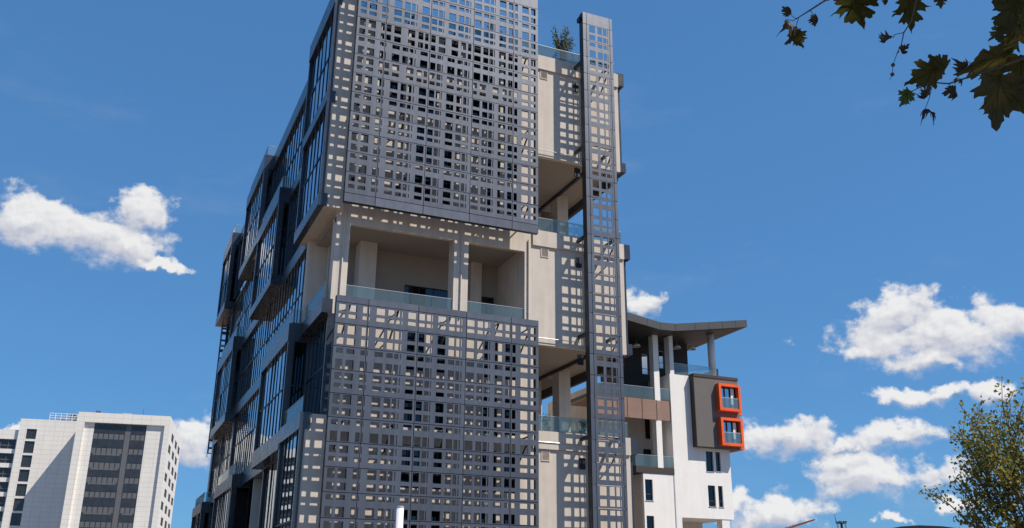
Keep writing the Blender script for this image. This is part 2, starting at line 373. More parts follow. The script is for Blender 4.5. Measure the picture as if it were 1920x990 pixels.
# right wing: solid bays and open two-storey loggias
RW0, RW1 = 28.4, 36.5
for z0, z1 in ((0, 13.16), (19.64, 28.82), (35.35, 44.65)):
    MB().slab(RW0, RW1, z0, z1-1.3, YF, YF+.4, []).build('wall', 'beige', T)
    MB().box(RW0-.003, RW1, YF-.14, YF+.401, z1-1.299, z1).build('slab_band', 'beige', T)
    MB().box(RW1-.35, RW1-.002, YF+.402, 127.5, z0+.002, z1-.002).build('wall', 'beige', T)
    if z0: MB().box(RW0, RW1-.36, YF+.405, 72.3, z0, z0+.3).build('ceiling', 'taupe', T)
    MB().box(RW0, RW1-.36, YF+.405, 72.3, z1-.35, z1-.05).build('floor_slab', 'beige', T)
    # horizontal conduit and little brackets along the band
    zc = z0+.48 if z0 else 12.35
    MB().tube([(28.1, YF-.18, zc), (32.3, YF-.18, zc)], .03, 6).build('conduit', 'alu', T)
    zv = z1-2.15
    vt = MB().slab(29.10, 29.78, zv, zv+.74, YF-.05, YF+.02, [(29.17, 29.71, zv+.07, zv+.67)]).build('vent', 'beige', T)
    box('vent_back', 'black', vt, 29.16, 29.72, YF-.012, YF-.006, zv+.06, zv+.68)
    for k in range(7):
        z = zv+.10+k*.083
        MB().add([(29.165, YF-.045, z), (29.715, YF-.045, z), (29.715, YF-.014, z+.05), (29.165, YF-.014, z+.05), (29.165, YF-.045, z+.012), (29.715, YF-.045, z+.012), (29.715, YF-.014, z+.062), (29.165, YF-.014, z+.062)],
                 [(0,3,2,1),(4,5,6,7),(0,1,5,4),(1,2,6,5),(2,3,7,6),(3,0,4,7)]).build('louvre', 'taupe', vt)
for zf, zc in ((13.16, 19.64), (28.82, 35.35)):
    box('wall', 'beige', T, RW0+.001, 33.95, 72.3, 72.7, zf-.2, zc+.2)
    box('wall', 'beige', T, RW0-.0, RW0+.25, YF+.405, 72.29, zf, zc)
    box('column', 'beige', T, 33.68, 34.72, 68.25, 69.5, zf-.1, zc)
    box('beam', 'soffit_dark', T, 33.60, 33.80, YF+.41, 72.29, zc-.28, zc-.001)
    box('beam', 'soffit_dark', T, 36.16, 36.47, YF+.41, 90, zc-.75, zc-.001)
    box('column', 'beige', T, 35.9, 36.48, 77.5, 78.6, zf-.1, zc)
    rail_glass(T, (28.45, 62.1), (36.4, 62.1), zf, zf+1.15); rail_glass(T, (36.42, 62.2), (36.42, 77.4), zf, zf+1.15)
    MB().box(28.42, 36.44, YF-.02, YF+.3, zf+.001, zf+.05).build('coping', 'fascia', T)
MB().box(28.42, 36.44, YF-.02, YF+.3, 44.651, 44.70).build('coping', 'fascia', T)
# body behind the skins, roof
box('core', 'beige', T, 15.5, 33.9, 72.71, 127.4, 0, 44.2)
box('core', 'beige', T, 13.9, 28.39, 67.91, 72.72, .001, 44.201)
box('core', 'beige', T, 33.901, 36.1, 90.1, 127.3, .002, 44.19)
box('roof', 'fascia', T, 12.9, 36.1, YF+.41, 127.45, 44.202, 44.62)
rail_glass(T, (13.7, 62.2), (36.3, 62.2), 44.66, 45.85, 1.7); rail_glass(T, (36.35, 62.3), (36.35, 90), 44.66, 45.85, 2.5)
box('coping', 'black', T, 12.11, 13.4, 61.46, YF+.4, 45.301, 45.42)
# metal boxes of the right flank, seen on edge
for z0, z1 in ((35.4, 44.9), (19.7, 28.9), (0.0, 13.2)):
    b = MB(); b.box(36.52, 36.86, 62.3, 78, z0+.85, z1-1.25); b.build('flank_glazing', 'frame', T)
    box('flank_band', 'frame', T, 36.501, 37.15, YF+.02, 78.2, z1-1.25, z1)
    if z0: box('flank_band', 'frame', T, 36.2, 37.05, YF+.022, 78.1, z0, z0+.85)

# ---------------- perforated screens
TYPES = {'LM': [(.07, .71), (.97, 1.45)], 'SL': [(.13, .47), (.89, 1.54)], 'MS': [(.20, .68), (.92, 1.22)], 'LS': [(.11, .64), (.85, 1.16)], '': []}
COLS = {1: (13.0, 15.25, [(13.22,13.68),(13.90,14.46),(14.87,15.17)]),
        2: (15.25, 18.80, [(15.30,15.37),(15.83,16.42),(16.65,17.09),(17.20,17.49),(17.62,17.69),(18.07,18.65)]),
        3: (18.80, 22.37, [(18.87,19.30),(19.42,19.74),(19.81,19.89),(20.26,20.85),(21.08,21.52),(21.64,21.90),(22.0,22.08)]),
        4: (22.37, 25.82, [(22.43,23.0),(23.21,23.65),(23.75,24.05),(24.13,24.20),(24.57,25.15),(25.37,25.75)]),
        5: (25.82, 28.0, [(25.91,26.18),(26.56,27.14),(27.35,27.77)]),
        '2v': (15.25, 18.80, [(15.31,15.68),(15.92,16.46),(17.02,17.58),(17.84,18.24),(18.38,18.66)]),
        '3v': (18.80, 22.37, [(18.87,19.24),(19.5,20.05),(20.55,21.1),(21.35,21.76),(21.92,22.2)]),
        '4v': (22.37, 25.82, [(22.43,22.74),(22.97,23.5),(24.07,24.55),(24.9,25.25),(25.42,25.72)]),
        'a': (32.15, 32.5, []), 'b': (32.5, 34.72, [(32.75,33.31),(33.54,33.97),(34.08,34.38),(34.46,34.53)]), 'c': (34.72, 35.0, [])}
PM = {}
rngp = random.Random(3)
def panel(parent, c, typ, ztop, pitch, y=60.0, gap=.022, dx=0):
    key = (c, typ, round(pitch, 3))
    x0, x1, xs = COLS[c]
    if key not in PM:
        m = MB(); hs = []
        for a, b in TYPES[typ]:
            for u, v in xs: hs.append((u-x0, v-x0, -b*pitch/1.6, -a*pitch/1.6))
        m.slab(gap, x1-x0-gap, -pitch+gap, -gap, 0, .04 if c in ('a', 'b', 'c') else .085, hs)
        PM[key] = m.mesh('perforated_panel' if hs else 'solid_panel', 'screen')
    o = inst('perforated_panel' if TYPES[typ] and xs else 'solid_panel', PM[key], (x0+dx, y+rngp.uniform(-.006, .006), ztop), parent)
    o.rotation_euler = (rngp.uniform(-.004, .004), 0, rngp.uniform(-.004, .004))
    return o
def support(parent_root, name, x0, x1, z0, z1, posts, levels, seams=(), ywall=YF):
    m = MB()
    for z in seams: m.box(x0+.05, x1-.05, 60.10, 60.24, z-.055, z+.055)
    for x in (15.25, 18.80, 22.37, 25.82): m.box(x-.045, x+.045, 60.11, 60.23, z0+.06, z1-.06)
    for x in posts: m.box(x-.04, x+.04, 60.25, 60.36, z0+.03, z1-.03)
    m.box(x0, x0+.05, 60.10, 60.38, z0, z1); m.box(x1-.05, x1, 60.10, 60.38, z0, z1)
    m.box(x0+.05, x1-.05, 60.10, 60.38, z0, z0+.05); m.box(x0+.05, x1-.05, 60.10, 60.38, z1-.05, z1)
    for z in levels:
        for x in (14.0, 17.4, 21.2, 24.9, 27.4):
            m.bar((x, 60.2, z), (x, ywall+.02, z), .10); m.bar((x, 60.2, z-.05), (x, ywall+.02, z-1.55), .10)
            m.box(x-.14, x+.14, ywall-.02, ywall+.02, z-.14, z+.14)
    return m.build(name, 'black', parent_root)
SU = support(T, 'perforated_screen', 13.0, 28.0, 27.72, 49.25, (14.50, 27.80), (30.4, 36.6, 44.2), [28.386+1.607*k for k in range(13)])
pit = 1.607; cyc = ('LM', 'SL', 'MS')
for c in range(1, 6):
    panel(SU, c, '', 49.27, 1.6)
    for r in range(12):
        cc = c
        if r == 3 and c in (2, 3): cc = '%dv' % c
        if r == 5 and c in (2, 4): cc = '%dv' % c
        panel(SU, cc, cyc[r % 3], 47.67-r*pit, pit)
    panel(SU, c, '', 28.386, .68)
SL = support(T, 'perforated_screen', 13.0, 28.0, .3, 20.84, (14.50, 27.80), (4.3, 12.4, 20.3), [20.37]+[18.9-1.575*k for k in range(12)])
for c in range(1, 6):
    panel(SL, c, '', 20.86, .49); panel(SL, c, 'LS', 20.37, 1.47)
    for r in range(11): panel(SL, c, cyc[r % 3], 18.90-r*1.575, 1.575)
FIN = 'LM SL MS LM SL MS LM SL MS LM SL MS LM SL SL MS SL MS SL LM MS LM SL MS LM SL MS LM SL'.split()
SF = MB()
SF.box(32.15, 32.19, 60.05, 60.62, .3, 48.64); SF.box(34.96, 35.0, 60.05, 60.45, .3, 48.64); SF.box(32.19, 34.96, 60.06, 60.3, 48.58, 48.64)
for x in (32.56, 34.66): SF.box(x-.04, x+.04, 60.07, 60.2, .35, 48.5)
for z in (44.15, 36.25, 28.4, 20.55, 12.75, 4.6):
    SF.box(32.2, 32.42, 60.1, 61.99, z-.12, z+.12); SF.box(34.7, 34.9, 60.1, 61.99, z-.12, z+.12)
    SF.bar((34.8, 60.3, z-.2), (34.8, 61.99, z-1.75), .10)
    SF.box(32.16, 32.62, 61.86, 61.995, z-2.15, z-1.35)
    SF.tube([(32.4, 60.25, z), (34.7, 60.25, z)], .05, 6)
SF.box(31.98, 32.16, 60.3, 60.75, 47.9, 48.3)
SF = SF.build('perforated_fin', 'black', T)
for c in 'abc':
    panel(SF, c, '', 48.66, 1.16)
    for r, ty in enumerate(FIN): panel(SF, c, ty if c == 'b' else '', 47.5-r*1.592, 1.592)
# rear screen, its edge standing clear of the far corner
SR = MB().box(12.45, 12.5, 128.06, 128.4, 18.6, 45.5).build('perforated_screen', 'steel_dark', T)
for r in range(16): panel(SR, 1, cyc[r % 3], 44.6-r*1.6, 1.6, y=128.0, dx=-.6)

# ---------------- left flank: glazed boxes and recessed curtain wall
PX, GX = 11.5, 12.42
gl_cache = {}
pane_meshes = {}
def pane_mesh(w, h, kind):
    k = (round(w, 2), round(h, 2), kind)
    if k not in pane_meshes:
        pane_meshes[k] = MB().box(0, .03, .01, w-.01, .01, h-.01).mesh('pane', kind)
    return pane_meshes[k]
rg = random.Random(11)
def bay(x, y0, y1, z0, z1, top, bot, near_side=False, pitch=1.38, px1=None, xin=13.25):
    """one glazed bay of the flank: frame (bands, posts) > panes, mullions"""
    m = MB()
    gx = x+.24; px1 = px1 or gx+.25
    m.box(x, xin, y0, y1, z1-top, z1)                                  # head band
    if bot: m.box(x, xin, y0+.001, y1-.001, z0, z0+bot)                # sill band
    m.box(x+.05, px1, y0+.002, y0+.30, z0+bot, z1-top); m.box(x+.05, px1, y1-.30, y1-.002, z0+bot, z1-top)
    f = m.build('glazed_bay', 'frame', T)
    ya, yb = y0+.30, y1-.30; n = max(1, round((yb-ya)/pitch)); w = (yb-ya)/n
    za, zb = z0+bot, z1-top; zm = (za+zb)/2
    for i in range(n):
        for a, b in ((za, zm), (zm, zb)):
            o = inst('pane', pane_mesh(w, b-a, 'glass_refl'), (gx, ya+i*w, a), f)
            o.rotation_euler = (0, rg.uniform(-.006, .006), rg.uniform(-.006, .006))
    mm = MB()
    for i in range(n+1): mm.box(gx-.05, gx+.02, ya+i*w-.045, ya+i*w+.045, za, zb)
    mm.box(gx-.05, gx+.021, ya, yb, zm-.06, zm+.06)
    mm.build('mullions', 'black', f)
    if near_side and xin-gx > .5:
        s = MB().slab(gx+.25, xin-.02, za, zb, y0+.03, y0+.12, [(gx+.33, xin-.1, za+.05, zm-.05), (gx+.33, xin-.1, zm+.05, zb-.05)]).build('side_frame', 'black', f)
        box('side_pane', 'glass_dark', f, gx+.3, xin-.05, y0+.06, y0+.09, za+.03, zb-.03)
    return f
B5, B4, B3, B2, B1 = (44.5, 46.1), (35.75, 36.95), (27.7, 28.65), (19.45, 20.95), (11.7, 13.0)
# top row
bay(PX, 61.42, 70.9, 36.95, 46.15, 1.6, 0, px1=11.86, xin=12.1)
box('parapet', 'frame', T, GX, 13.0, 70.91, 93.4, 44.55, 46.1)
bay(GX+.01, 76.3, 93.39, 36.95, 44.549, .15, 0)
bay(PX, 93.4, 106.0, 35.8, 46.05, 1.6, 1.05, True)
bay(GX, 106.01, 117.9, 36.95, 46.0, 1.5, 0)
bay(PX, 118.0, 127.0, 35.7, 46.0, 1.6, 1.0, True)
# fourth row
bay(PX, 61.42, 70.2, 27.75, 36.949, .95, .95, px1=11.86, xin=12.15)
box('band', 'frame', T, GX, 13.1, 70.91, 80.49, 35.9, 36.94)
bay(GX+.01, 70.21, 80.45, 28.65, 35.899, .1, 0)
bay(PX, 80.5, 92.7, 27.6, 36.95, 1.45, .9, True)
box('band', 'frame', T, PX+.002, 13.1, 92.71, 93.39, 35.8, 36.94)
bay(GX, 98.4, 117.4, 28.65, 35.79, .1, 0)
bay(12.95, 117.5, 127.4, 28.65, 35.69, .1, 0, xin=13.6)
# third row
box('band', 'frame', T, GX, 13.1, 70.21, 117.5, 27.61, 28.64); box('band', 'frame', T, 12.9, 13.4, 117.51, 127.4, 27.61, 28.64)
bay(GX+.01, 69.4, 103.9, 20.95, 27.6, .1, 0)
bay(PX, 104.0, 117.5, 19.3, 28.66, 1.45, .95, True)
bay(12.95, 117.6, 127.4, 20.95, 27.6, .1, 0, xin=13.6)
# second row
box('band', 'frame', T, 12.45, 13.19, YF-.03, 68.79, 20.1, 21.12)
bay(12.88, 61.96, 68.78, 13.02, 20.099, .1, .1, xin=13.6)
bay(PX, 68.8, 81.1, 11.9, 20.98, 1.35, 1.05, True)
box('band', 'frame', T, GX, 13.1, 81.11, 122, 19.9, 20.94)
bay(GX+.01, 81.2, 103.9, 13.0, 19.899, .1, 0)
bay(GX+.01, 103.95, 122, 13.0, 19.25, .1, 0)
box('wall', 'beige', T, 12.9, 14.4, 122.1, 127.4, 0, 20.9)
# ground rows
bay(PX, 61.42, 68.79, .1, 13.05, 1.1, .4, px1=11.86, xin=12.2)
box('band', 'frame', T, PX+.003, 13.19, 68.8, 81.1, 11.6, 11.899)
bay(GX+.01, 68.9, 80.9, .1, 11.599, .1, .2)
box('band', 'frame', T, GX, 13.1, 81.11, 92.5, 11.5, 12.99)
bay(PX, 92.6, 106.0, .1, 12.45, 1.15, .4, True)
bay(GX, 106.1, 117.9, .1, 12.9, 1.1, .3)
bay(PX, 118.0, 128.2, .1, 12.05, 1.15, .4, True)
# beige returns and soffits of the flank's loggias
for (y, za, zb, x1) in ((76.0, 36.95, 44.55, 15.49), (98.1, 28.65, 35.8, 15.49), (81.12+6, 0, 11.5, 15.49)):
    box('wall', 'beige', T, 12.72, x1, y, y+.28, za, zb)
box('wall', 'beige', T, 12.42, 13.89, 68.6, 69.35, 21.13, 27.7)
box('soffit', 'beige', T, 11.95, 13.34, 61.52, 70.1, 27.715, 27.749)
box('soffit', 'beige', T, 11.95, 13.8, 92.72, 98.05, 35.75, 35.79)
for y0, y1, z0, z1 in ((70.95, 76.0, 36.9, 44.5), (92.8, 98.0, 28.6, 35.7), (81.2, 87.1, 0, 11.5)):
    box('wall', 'beige', T, 15.0, 15.48, y0-.6, y1+.1, z0, z1)
box('floor_slab', 'beige', T, 12.5, 15.49, 70.3, 76.2, 36.6, 36.945)
box('floor_slab', 'beige', T, 13.2, 15.49, 62.41, 127.3, 28.2, 28.6)
box('floor_slab', 'beige', T, 13.25, 15.49, 68.0, 127.3, 36.2, 36.6)
box('floor_slab', 'beige', T, 12.5, 13.89, 62.42, 69.3, 21.0, 21.125)
box('floor_slab', 'beige', T, 13.6, 15.4, 68, 127.3, 20.4, 20.9); box('floor_slab', 'beige', T, 13.6, 15.4, 68, 127.3, 12.4, 12.9)
box('wall', 'beige', T, 11.861, 13.35, 61.5, YF+.39, 0, 12.98)
box('floor_slab', 'beige', T, 11.9, 13.6, YF+.395, 68.7, 12.6, 12.97)
box('ceiling', 'beige', T, 12.16, 15.4, YF+.42, 70.3, 43.9, 44.19)
box('service_ledge', 'beige', T, 13.21, 28.39, 61.55, YF-.001, 12.22, 12.36)
# glass rails on the box tops
for x, y0, y1, z in ((12.6, 62.2, 68.7, 21.12), (11.75, 68.9, 81, 20.98), (11.75, 62.1, 68.7, 13.05), (11.75, 104.1, 117.4, 28.66), (11.75, 92.7, 105.9, 12.45), (11.75, 118.1, 128.1, 12.05),
                     (11.75, 93.5, 105.9, 46.05), (11.75, 118.1, 126.9, 46.0), (11.75, 80.6, 93.3, 36.95)):
    rail_glass(T, (x, y0), (x, y1), z, z+1.15, 2.0)
    if y0 > 64: rail_glass(T, (x+.06, y0), (x+.8, y0), z, z+1.15, 2.0)

# ================================================================== WHITE APARTMENT BLOCK
A = root('apartment_block', (51, 76, 0), 'white apartment block with butterfly roof and orange framed corner windows', 'apartment building')
W = 76.0
wh = [(53.1, 53.92, 13.22, 15.14), (54.2, 54.75, 13.27, 15.14), (53.1, 53.92, 9.96, 11.93), (54.25, 54.77, 9.96, 11.93)]
MB().slab(49.45, 55.86, 8.86, 22.35, W, W+.35, wh).build('wall', 'white', A)
for h in wh: window(A, *h, W+.16, tz=.55, frame='steel_dark', sill=W)
box('wall', 'white', A, 49.451, 50.05, W+.002, W+6, 0, 8.855)
box('wall', 'white', A, 49.452, 49.80, W+.351, W+4, 8.86, 22.34)
box('wall', 'white', A, 55.5, 55.859, W+.351, W+16, 8.86, 22.34)
box('soffit', 'white', A, 50.06, 55.49, W+.352, W+15.9, 8.9, 9.2)
box('column', 'white', A, 54.5, 55.35, W+.05, W+.9, 0, 8.855)
box('wall', 'white', A, 50.06, 52.2, W+7, W+7.3, 0, 8.89)
box('roof_terrace', 'grey_box', A, 49.81, 55.49, W+.36, W+15.8, 21.9, 22.345)
box('pier', 'white', A, 49.56, 50.0, W+.003, W+.9, 22.351, 26.75)
box('pier', 'white', A, 47.7, 48.3, W+.003, W+.75, 13.26, 26.6)
# grey projecting box with coping
gb = MB().box(51.75, 56.85, 75.32, 76.9, 15.45, 22.2).build('projecting_box', 'grey_box', A)
box('coping', 'charcoal', gb, 51.70, 56.92, 75.26, 76.95, 22.201, 22.48)
box('edge_trim', 'charcoal', gb, 51.70, 51.749, 75.30, 76.0, 15.42, 22.2)
box('underside', 'slats', gb, 51.76, 56.84, 75.33, 76.88, 15.42, 15.449)
for z0, z1 in ((18.98, 21.64), (15.62, 18.30)):
    ob = MB().slab(54.2, 56.72, z0, z1, 74.72, 75.318, [(54.46, 56.46, z0+.26, z1-.26)]).build('corner_window', 'orange', A)
    box('pane', 'glass_refl', ob, 54.45, 56.47, 75.25, 75.29, z0+.25, z1-.25)
    fr = MB().slab(54.461, 56.459, z0+.261, z1-.261, 75.16, 75.24, [(54.54, 55.12, z0+.34, z1-.34), (55.2, 55.75, z0+.34, z1-.34), (55.83, 56.38, z0+.34, z1-.34)]).build('window_frame', 'charcoal', ob)
    box('glass_guard', 'rail_glass', ob, 54.47, 56.45, 74.80, 74.815, z0+.27, z0+1.25)
    box('guard_rail', 'alu', ob, 54.465, 56.455, 74.785, 74.83, z0+1.25, z0+1.3)
    box('curtain', 'white', ob, 55.84, 56.2, 75.13, 75.155, z0+.35, z1-.35)
    MB().slab(75.75, 78.2, z0-.12, z1-.12, 56.851, 57.5, [(76.0, 77.95, z0+.1, z1-.4)], axis='y').build('side_window', 'orange', A)
    box('downlight', 'alu', A, 56.3, 56.6, 75.5, 75.8, z0-.1, z0-.05)
# butterfly roof
top = [(40.5, 27.75), (44.0, 27.3), (47.4, 26.76), (49.1, 26.83), (53.6, 27.57), (57.6, 28.26)]
und = [(57.6, 27.52), (53.6, 26.84), (49.1, 26.1), (47.4, 26.03), (44.0, 26.52), (40.5, 27.0)]
rf = MB().prism(top[::-1]+und[::-1], 74.0, 88).build('roof', 'fascia', A)
def soff(x):
    pts = und[::-1]
    for (a, za), (b, zb) in zip(pts, pts[1:]):
        if a <= x <= b: return za+(zb-za)*(x-a)/(b-a)
for k in range(46):                                     # soffit boards
    x = 49.2+k*.18
    if x > 57.3: break
    z0, z1 = soff(x+.01)-.03, soff(x+.165)-.03
    MB().prism([(x+.01, z0), (x+.165, z1), (x+.165, z1+.028), (x+.01, z0+.028)][::-1], 74.25, 87.8).build('soffit_board', 'slats', rf)
for x in (46.0, 47.4, 49.1, 51.4, 53.0, 54.6, 56.2):    # fascia joints
    zt = [za+(zb-za)*(x-a)/(b-a) for (a, za), (b, zb) in zip(top, top[1:]) if a <= x <= b][0]
    box('fascia_joint', 'charcoal', rf, x-.012, x+.012, 73.985, 73.999, soff(x)+.02, zt-.02)
MB().lathe((54.87, 76.5, 22.3), [(.36, 0), (.36, 4.9)], 24).build('round_column', 'white', A, True)
MB().lathe((54.87, 76.5, 22.3), [(.42, .001), (.42, .3), (.37, .38)], 24).build('column_base', 'white', A, True)
rail_glass(A, (50.02, 76.15), (54.5, 76.15), 22.36, 23.5)
rail_glass(A, (55.4, 76.3), (55.4, 84), 22.36, 23.5, 2)
# set-back charcoal storeys behind the piers
MB().slab(44.2, 52.3, 20.4, 26.6, 80, 80.3, [(48.85, 49.62, 23.1, 25.2), (50.9, 51.5, 23.9, 25.75), (50.88, 51.52, 20.75, 22.45)]).build('wall', 'charcoal', A)
for h in ((48.85, 49.62, 23.1, 25.2), (50.9, 51.5, 23.9, 25.75), (50.88, 51.52, 20.75, 22.45)): window(A, *h, 80.1, frame='alu', tz=.6, w=.06, pane='glass_refl')
MB().box(52.31, 54.7, 80.5, 87, 22.36, 27.0).build('wall', 'charcoal', A)
box('wall', 'charcoal', A, 44.2, 44.5, 76.4, 79.99, 20.4, 26.5)
MB().slab(44.2, 52.3, 13.2, 19.6, 80, 80.3, [(48.9, 49.66, 16.6, 18.55), (50.9, 51.5, 16.4, 18.6), (48.6, 50.0, 13.3, 15.6), (50.7, 51.6, 13.3, 15.5)]).build('wall', 'beige', A)
for h in ((48.9, 49.66, 16.6, 18.55), (50.9, 51.5, 16.4, 18.6), (48.6, 50.0, 13.3, 15.6), (50.7, 51.6, 13.3, 15.5)): window(A, *h, 80.1, frame='steel_dark', tz=.6, w=.06)
# upper balcony with copper mesh apron
box('balcony', 'fascia', A, 40.5, 49.44, W+.02, 80, 19.35, 19.68)
rail_glass(A, (40.5, 76.1), (49.4, 76.1), 19.7, 20.8)
cp = MB()
x = 40.5
while x < 49.3:
    cp.box(x, x+.05, W-.03, W+.0, 17.72, 19.6); x += .085
z = 17.72
while z < 19.55: cp.box(40.5, 49.35, W+.001, W+.02, z, z+.04); z += .12
ap = cp.build('mesh_apron', 'copper', A)
for x in (43.0, 44.6, 46.2, 47.8, 49.3): box('apron_post', 'slats', ap, x-.03, x+.03, W-.05, W+.06, 17.68, 19.62)
box('ceiling', 'copper', A, 40.5, 49.4, W+.06, 80, 19.2, 19.34)
# lower white volume with terrace
MB().slab(46.05, 49.3, 0, 12.68, W+.004, W+.35, [(46.22, 47.03, 10.22, 12.13), (46.24, 47.03, 6.9, 8.87), (46.24, 47.03, 3.6, 5.5)]).build('wall', 'white', A)
for h in ((46.22, 47.03, 10.22, 12.13), (46.24, 47.03, 6.9, 8.87), (46.24, 47.03, 3.6, 5.5)): window(A, *h, W+.16, tz=.6, frame='steel_dark', sill=W)
box('wall', 'beige', A, 46.051, 46.4, W+.351, 80.2, 0, 12.67)
box('terrace_slab', 'charcoal', A, 45.3, 49.44, W-.05, 80.2, 12.7, 13.25)
rail_glass(A, (45.3, 76.05), (49.4, 76.05), 13.25, 14.35); rail_glass(A, (45.3, 76.1), (45.3, 79.9), 13.25, 14.35)
box('rain_pipe', 'alu', A, 49.34, 49.42, W-.02, W+.06, 0, 12.69)
box('core', 'beige', A, 44.0, 55.4, 80.6, 92, 0, 21.85)
for x, y, z in ((52.2, 78.6, 25.75), (54.2, 78.9, 25.95), (47.2, 78.2, 25.3)):
    L = root('ceiling_lamp', (x, y, z), ('white dome pendant lamp under the sloping roof beside the dark wall', 'white dome pendant lamp under the sloping roof near the round column', 'white dome pendant lamp above the upper glass balcony')[(52.2, 54.2, 47.2).index(x)], 'lamp', 'dome lamps under the butterfly roof')
    MB().lathe((x, y, z), [(.05, .36), (.2, .32), (.36, .2), (.42, 0), (.40, 0), (.33, .17), (.1, .28)], 20).build('shade', 'pole_white', L, True)
    MB().tube([(x, y, z+.3), (x, y, soff(x)+.05)], .02, 6).build('rod', 'alu', L)

# ================================================================== WHITE OFFICE BLOCK, far left
K = 1.3
def zz(z): return (z-1.6)*K+1.6
OB = root('office_block', (11.06*K, 189.68*K, 0), 'white panelled office block with dark window bands and a stepped roof', 'office building', rz=R_(-8.75), local=True)
T0 = zz(34.0)
fh = [(-15*K, -.9*K, 2, zz(32.15))]
MB().slab(-16.3*K, 0, 0, T0, 0, .62, fh).build('wall', 'panel_white', OB)
rows = [(31.9-2.66*k, 30.35-2.66*k) for k in range(13)]
gh = [(-13.3*K, -4.1*K, 2, zz(32.15))]
MB().slab(-15.3*K, -.6*K, 1, zz(32.4), .63, 1.0, gh).build('wall', 'panel_white', OB)
box('spandrel_wall', 'panel_grey', OB, -13.35*K, -4.05*K, .78, .98, 1, zz(32.3))
for a, b in rows:
    if zz(b) < 2: break
    for u0, u1, n in ((-13.28, -7.8, 6), (-6.7, -4.12, 3)):
        st = (u1-u0)*K/n
        m = MB()
        for i in range(n+1): m.box(u0*K+i*st-.04, u0*K+i*st+.04, .66, .779, zz(b)-1.2, zz(a))
        f = m.build('window_band', 'steel_dark', OB)
        for i in range(n): box('pane', 'window_far', f, u0*K+i*st+.05, u0*K+(i+1)*st-.05, .70, .775, zz(b), zz(a))
        box('blind', 'panel_grey', f, u0*K+.5, u1*K-.5, .69, .699, zz(a)-.45, zz(a)-.02) if rg.random() < .5 else None
# end wall with staggered windows
eh = []
for k in range(12):
    z1 = zz(31.9-2.66*k); z0 = z1-2.0
    if z0 < 2: break
    for v in ((3, 12, 20) if k % 2 else (6.5, 15.5, 23.5)):
        eh.append((v*K, v*K+5.2*K, z0, z1))
MB().slab(.621, 30*K, 0, T0, -.8, -.003, eh, axis='y').build('wall', 'panel_white', OB)
for a, b, c_, d in eh: box('pane', 'charcoal', OB, -.14, -.08, a-.02, b+.02, c_-.02, d+.02)
box('core', 'panel_grey', OB, -16.2*K, -.9, 1.01, 29.9*K, 0, T0-.3)
box('wall', 'panel_white', OB, -16.299*K, -16.0*K, .621, 8*K, 0, T0-.002)
# recessed middle block
T1 = zz(33.5)
sh = [(-26.4*K, -24.62*K, zz(29.7-2.66*k), zz(31.6-2.66*k+(.35 if k else 0))) for k in range(11)]
sh = [h for h in sh if h[2] > 2]
MB().slab(-27.75*K, -16.301*K, 0, T1, 8*K, 8*K+.6, sh).build('wall', 'panel_white', OB)
for h in sh:
    f = MB().slab(h[0], h[1], h[2], h[3], 8*K+.2, 8*K+.3, [(h[0]+.1, (h[0]+h[1])/2-.05, h[2]+.1, h[3]-.1), ((h[0]+h[1])/2+.05, h[1]-.1, h[2]+.1, h[3]-.1)]).build('window', 'steel_dark', OB)
    box('pane', 'window_far', f, h[0]+.05, h[1]-.05, 8*K+.24, 8*K+.27, h[2]+.05, h[3]-.05)
box('core', 'panel_grey', OB, -27.7*K, -16.25*K, 8*K+.61, 30*K, 0, T1-.2)
# lower wing with ribbon windows
T2 = zz(31.4)
rh = [(-44*K, -28.0*K, zz(27.75-2.66*k), zz(29.6-2.66*k)) for k in range(10)]; rh = [h for h in rh if h[2] > 2]
MB().slab(-45*K, -27.76*K, 0, T2, 8.6*K, 8.6*K+.7, rh).build('wall', 'panel_white', OB)
for h in rh:
    n = 12; st = (h[1]-h[0])/n; m = MB()
    for i in range(n+1): m.box(h[0]+i*st-.06, h[0]+i*st+.06, 8.6*K+.35, 8.6*K+.5, h[2], h[3])
    m.box(h[0], h[1], 8.6*K+.3, 8.6*K+.501, h[2]+.8, h[2]+.95)
    f = m.build('window', 'panel_grey', OB); box('pane', 'window_far', f, h[0], h[1], 8.6*K+.52, 8.6*K+.56, h[2]-.02, h[3]+.02)
box('core', 'panel_grey', OB, -44.9*K, -27.8*K, 8.6*K+.71, 30*K, 0, T2-.2)
# roof clutter
m = MB()
for i in range(7): m.bar((-23*K+i*K, 9*K, T1-.1), (-23*K+i*K, 9*K, T1+1.9), .12)
for h in (.7, 1.3, 1.9): m.bar((-23*K, 9*K, T1+h), (-17*K, 9*K, T1+h), .10)
m.bar((-23*K, 9*K, T1+1.9), (-23*K, 14*K, T1+1.9), .1); m.bar((-19*K, 9*K, T1+.2), (-18*K, 9*K, T1+1.9), .1)
m.build('roof_railing', 'pole_white', OB)
for u, w, h in ((-19.6, 1.5, 2.3), (-18.4, .9, 2.0), (-21.6, 2.0, .9)):
    m = MB(); m.box(u*K, u*K+w, 10.5*K, 10.5*K+w, T1-.1, T1+h-.35); m.lathe((u*K+w/2, 10.5*K+w/2, T1+h-.34), [(w*.5, 0), (w*.58, .12), (w*.4, .34)], 12)
    m.build('roof_fan', 'panel_grey', OB)
m = MB(); m.box(-9*K, -7.7*K, 4*K, 5*K, T0-.3, T0+.9); m.box(-9.1*K, -7.6*K, 3.9*K, 5.1*K, T0+.9, T0+1.05); m.build('roof_hatch', 'pole_white', OB)
m = MB()
for u in (-13.6, -13.2): m.lathe((u*K, 3*K, T0-.2), [(.22, 0), (.22, 1.0), (.34, 1.0), (.2, 1.3)], 10)
m.build('roof_vent', 'steel_dark', OB)
MB().tube([(-5.4*K, 3*K, T0-.2), (-5.4*K, 3*K, T0+2)], .05, 6).build('roof_aerial', 'steel_dark', OB)

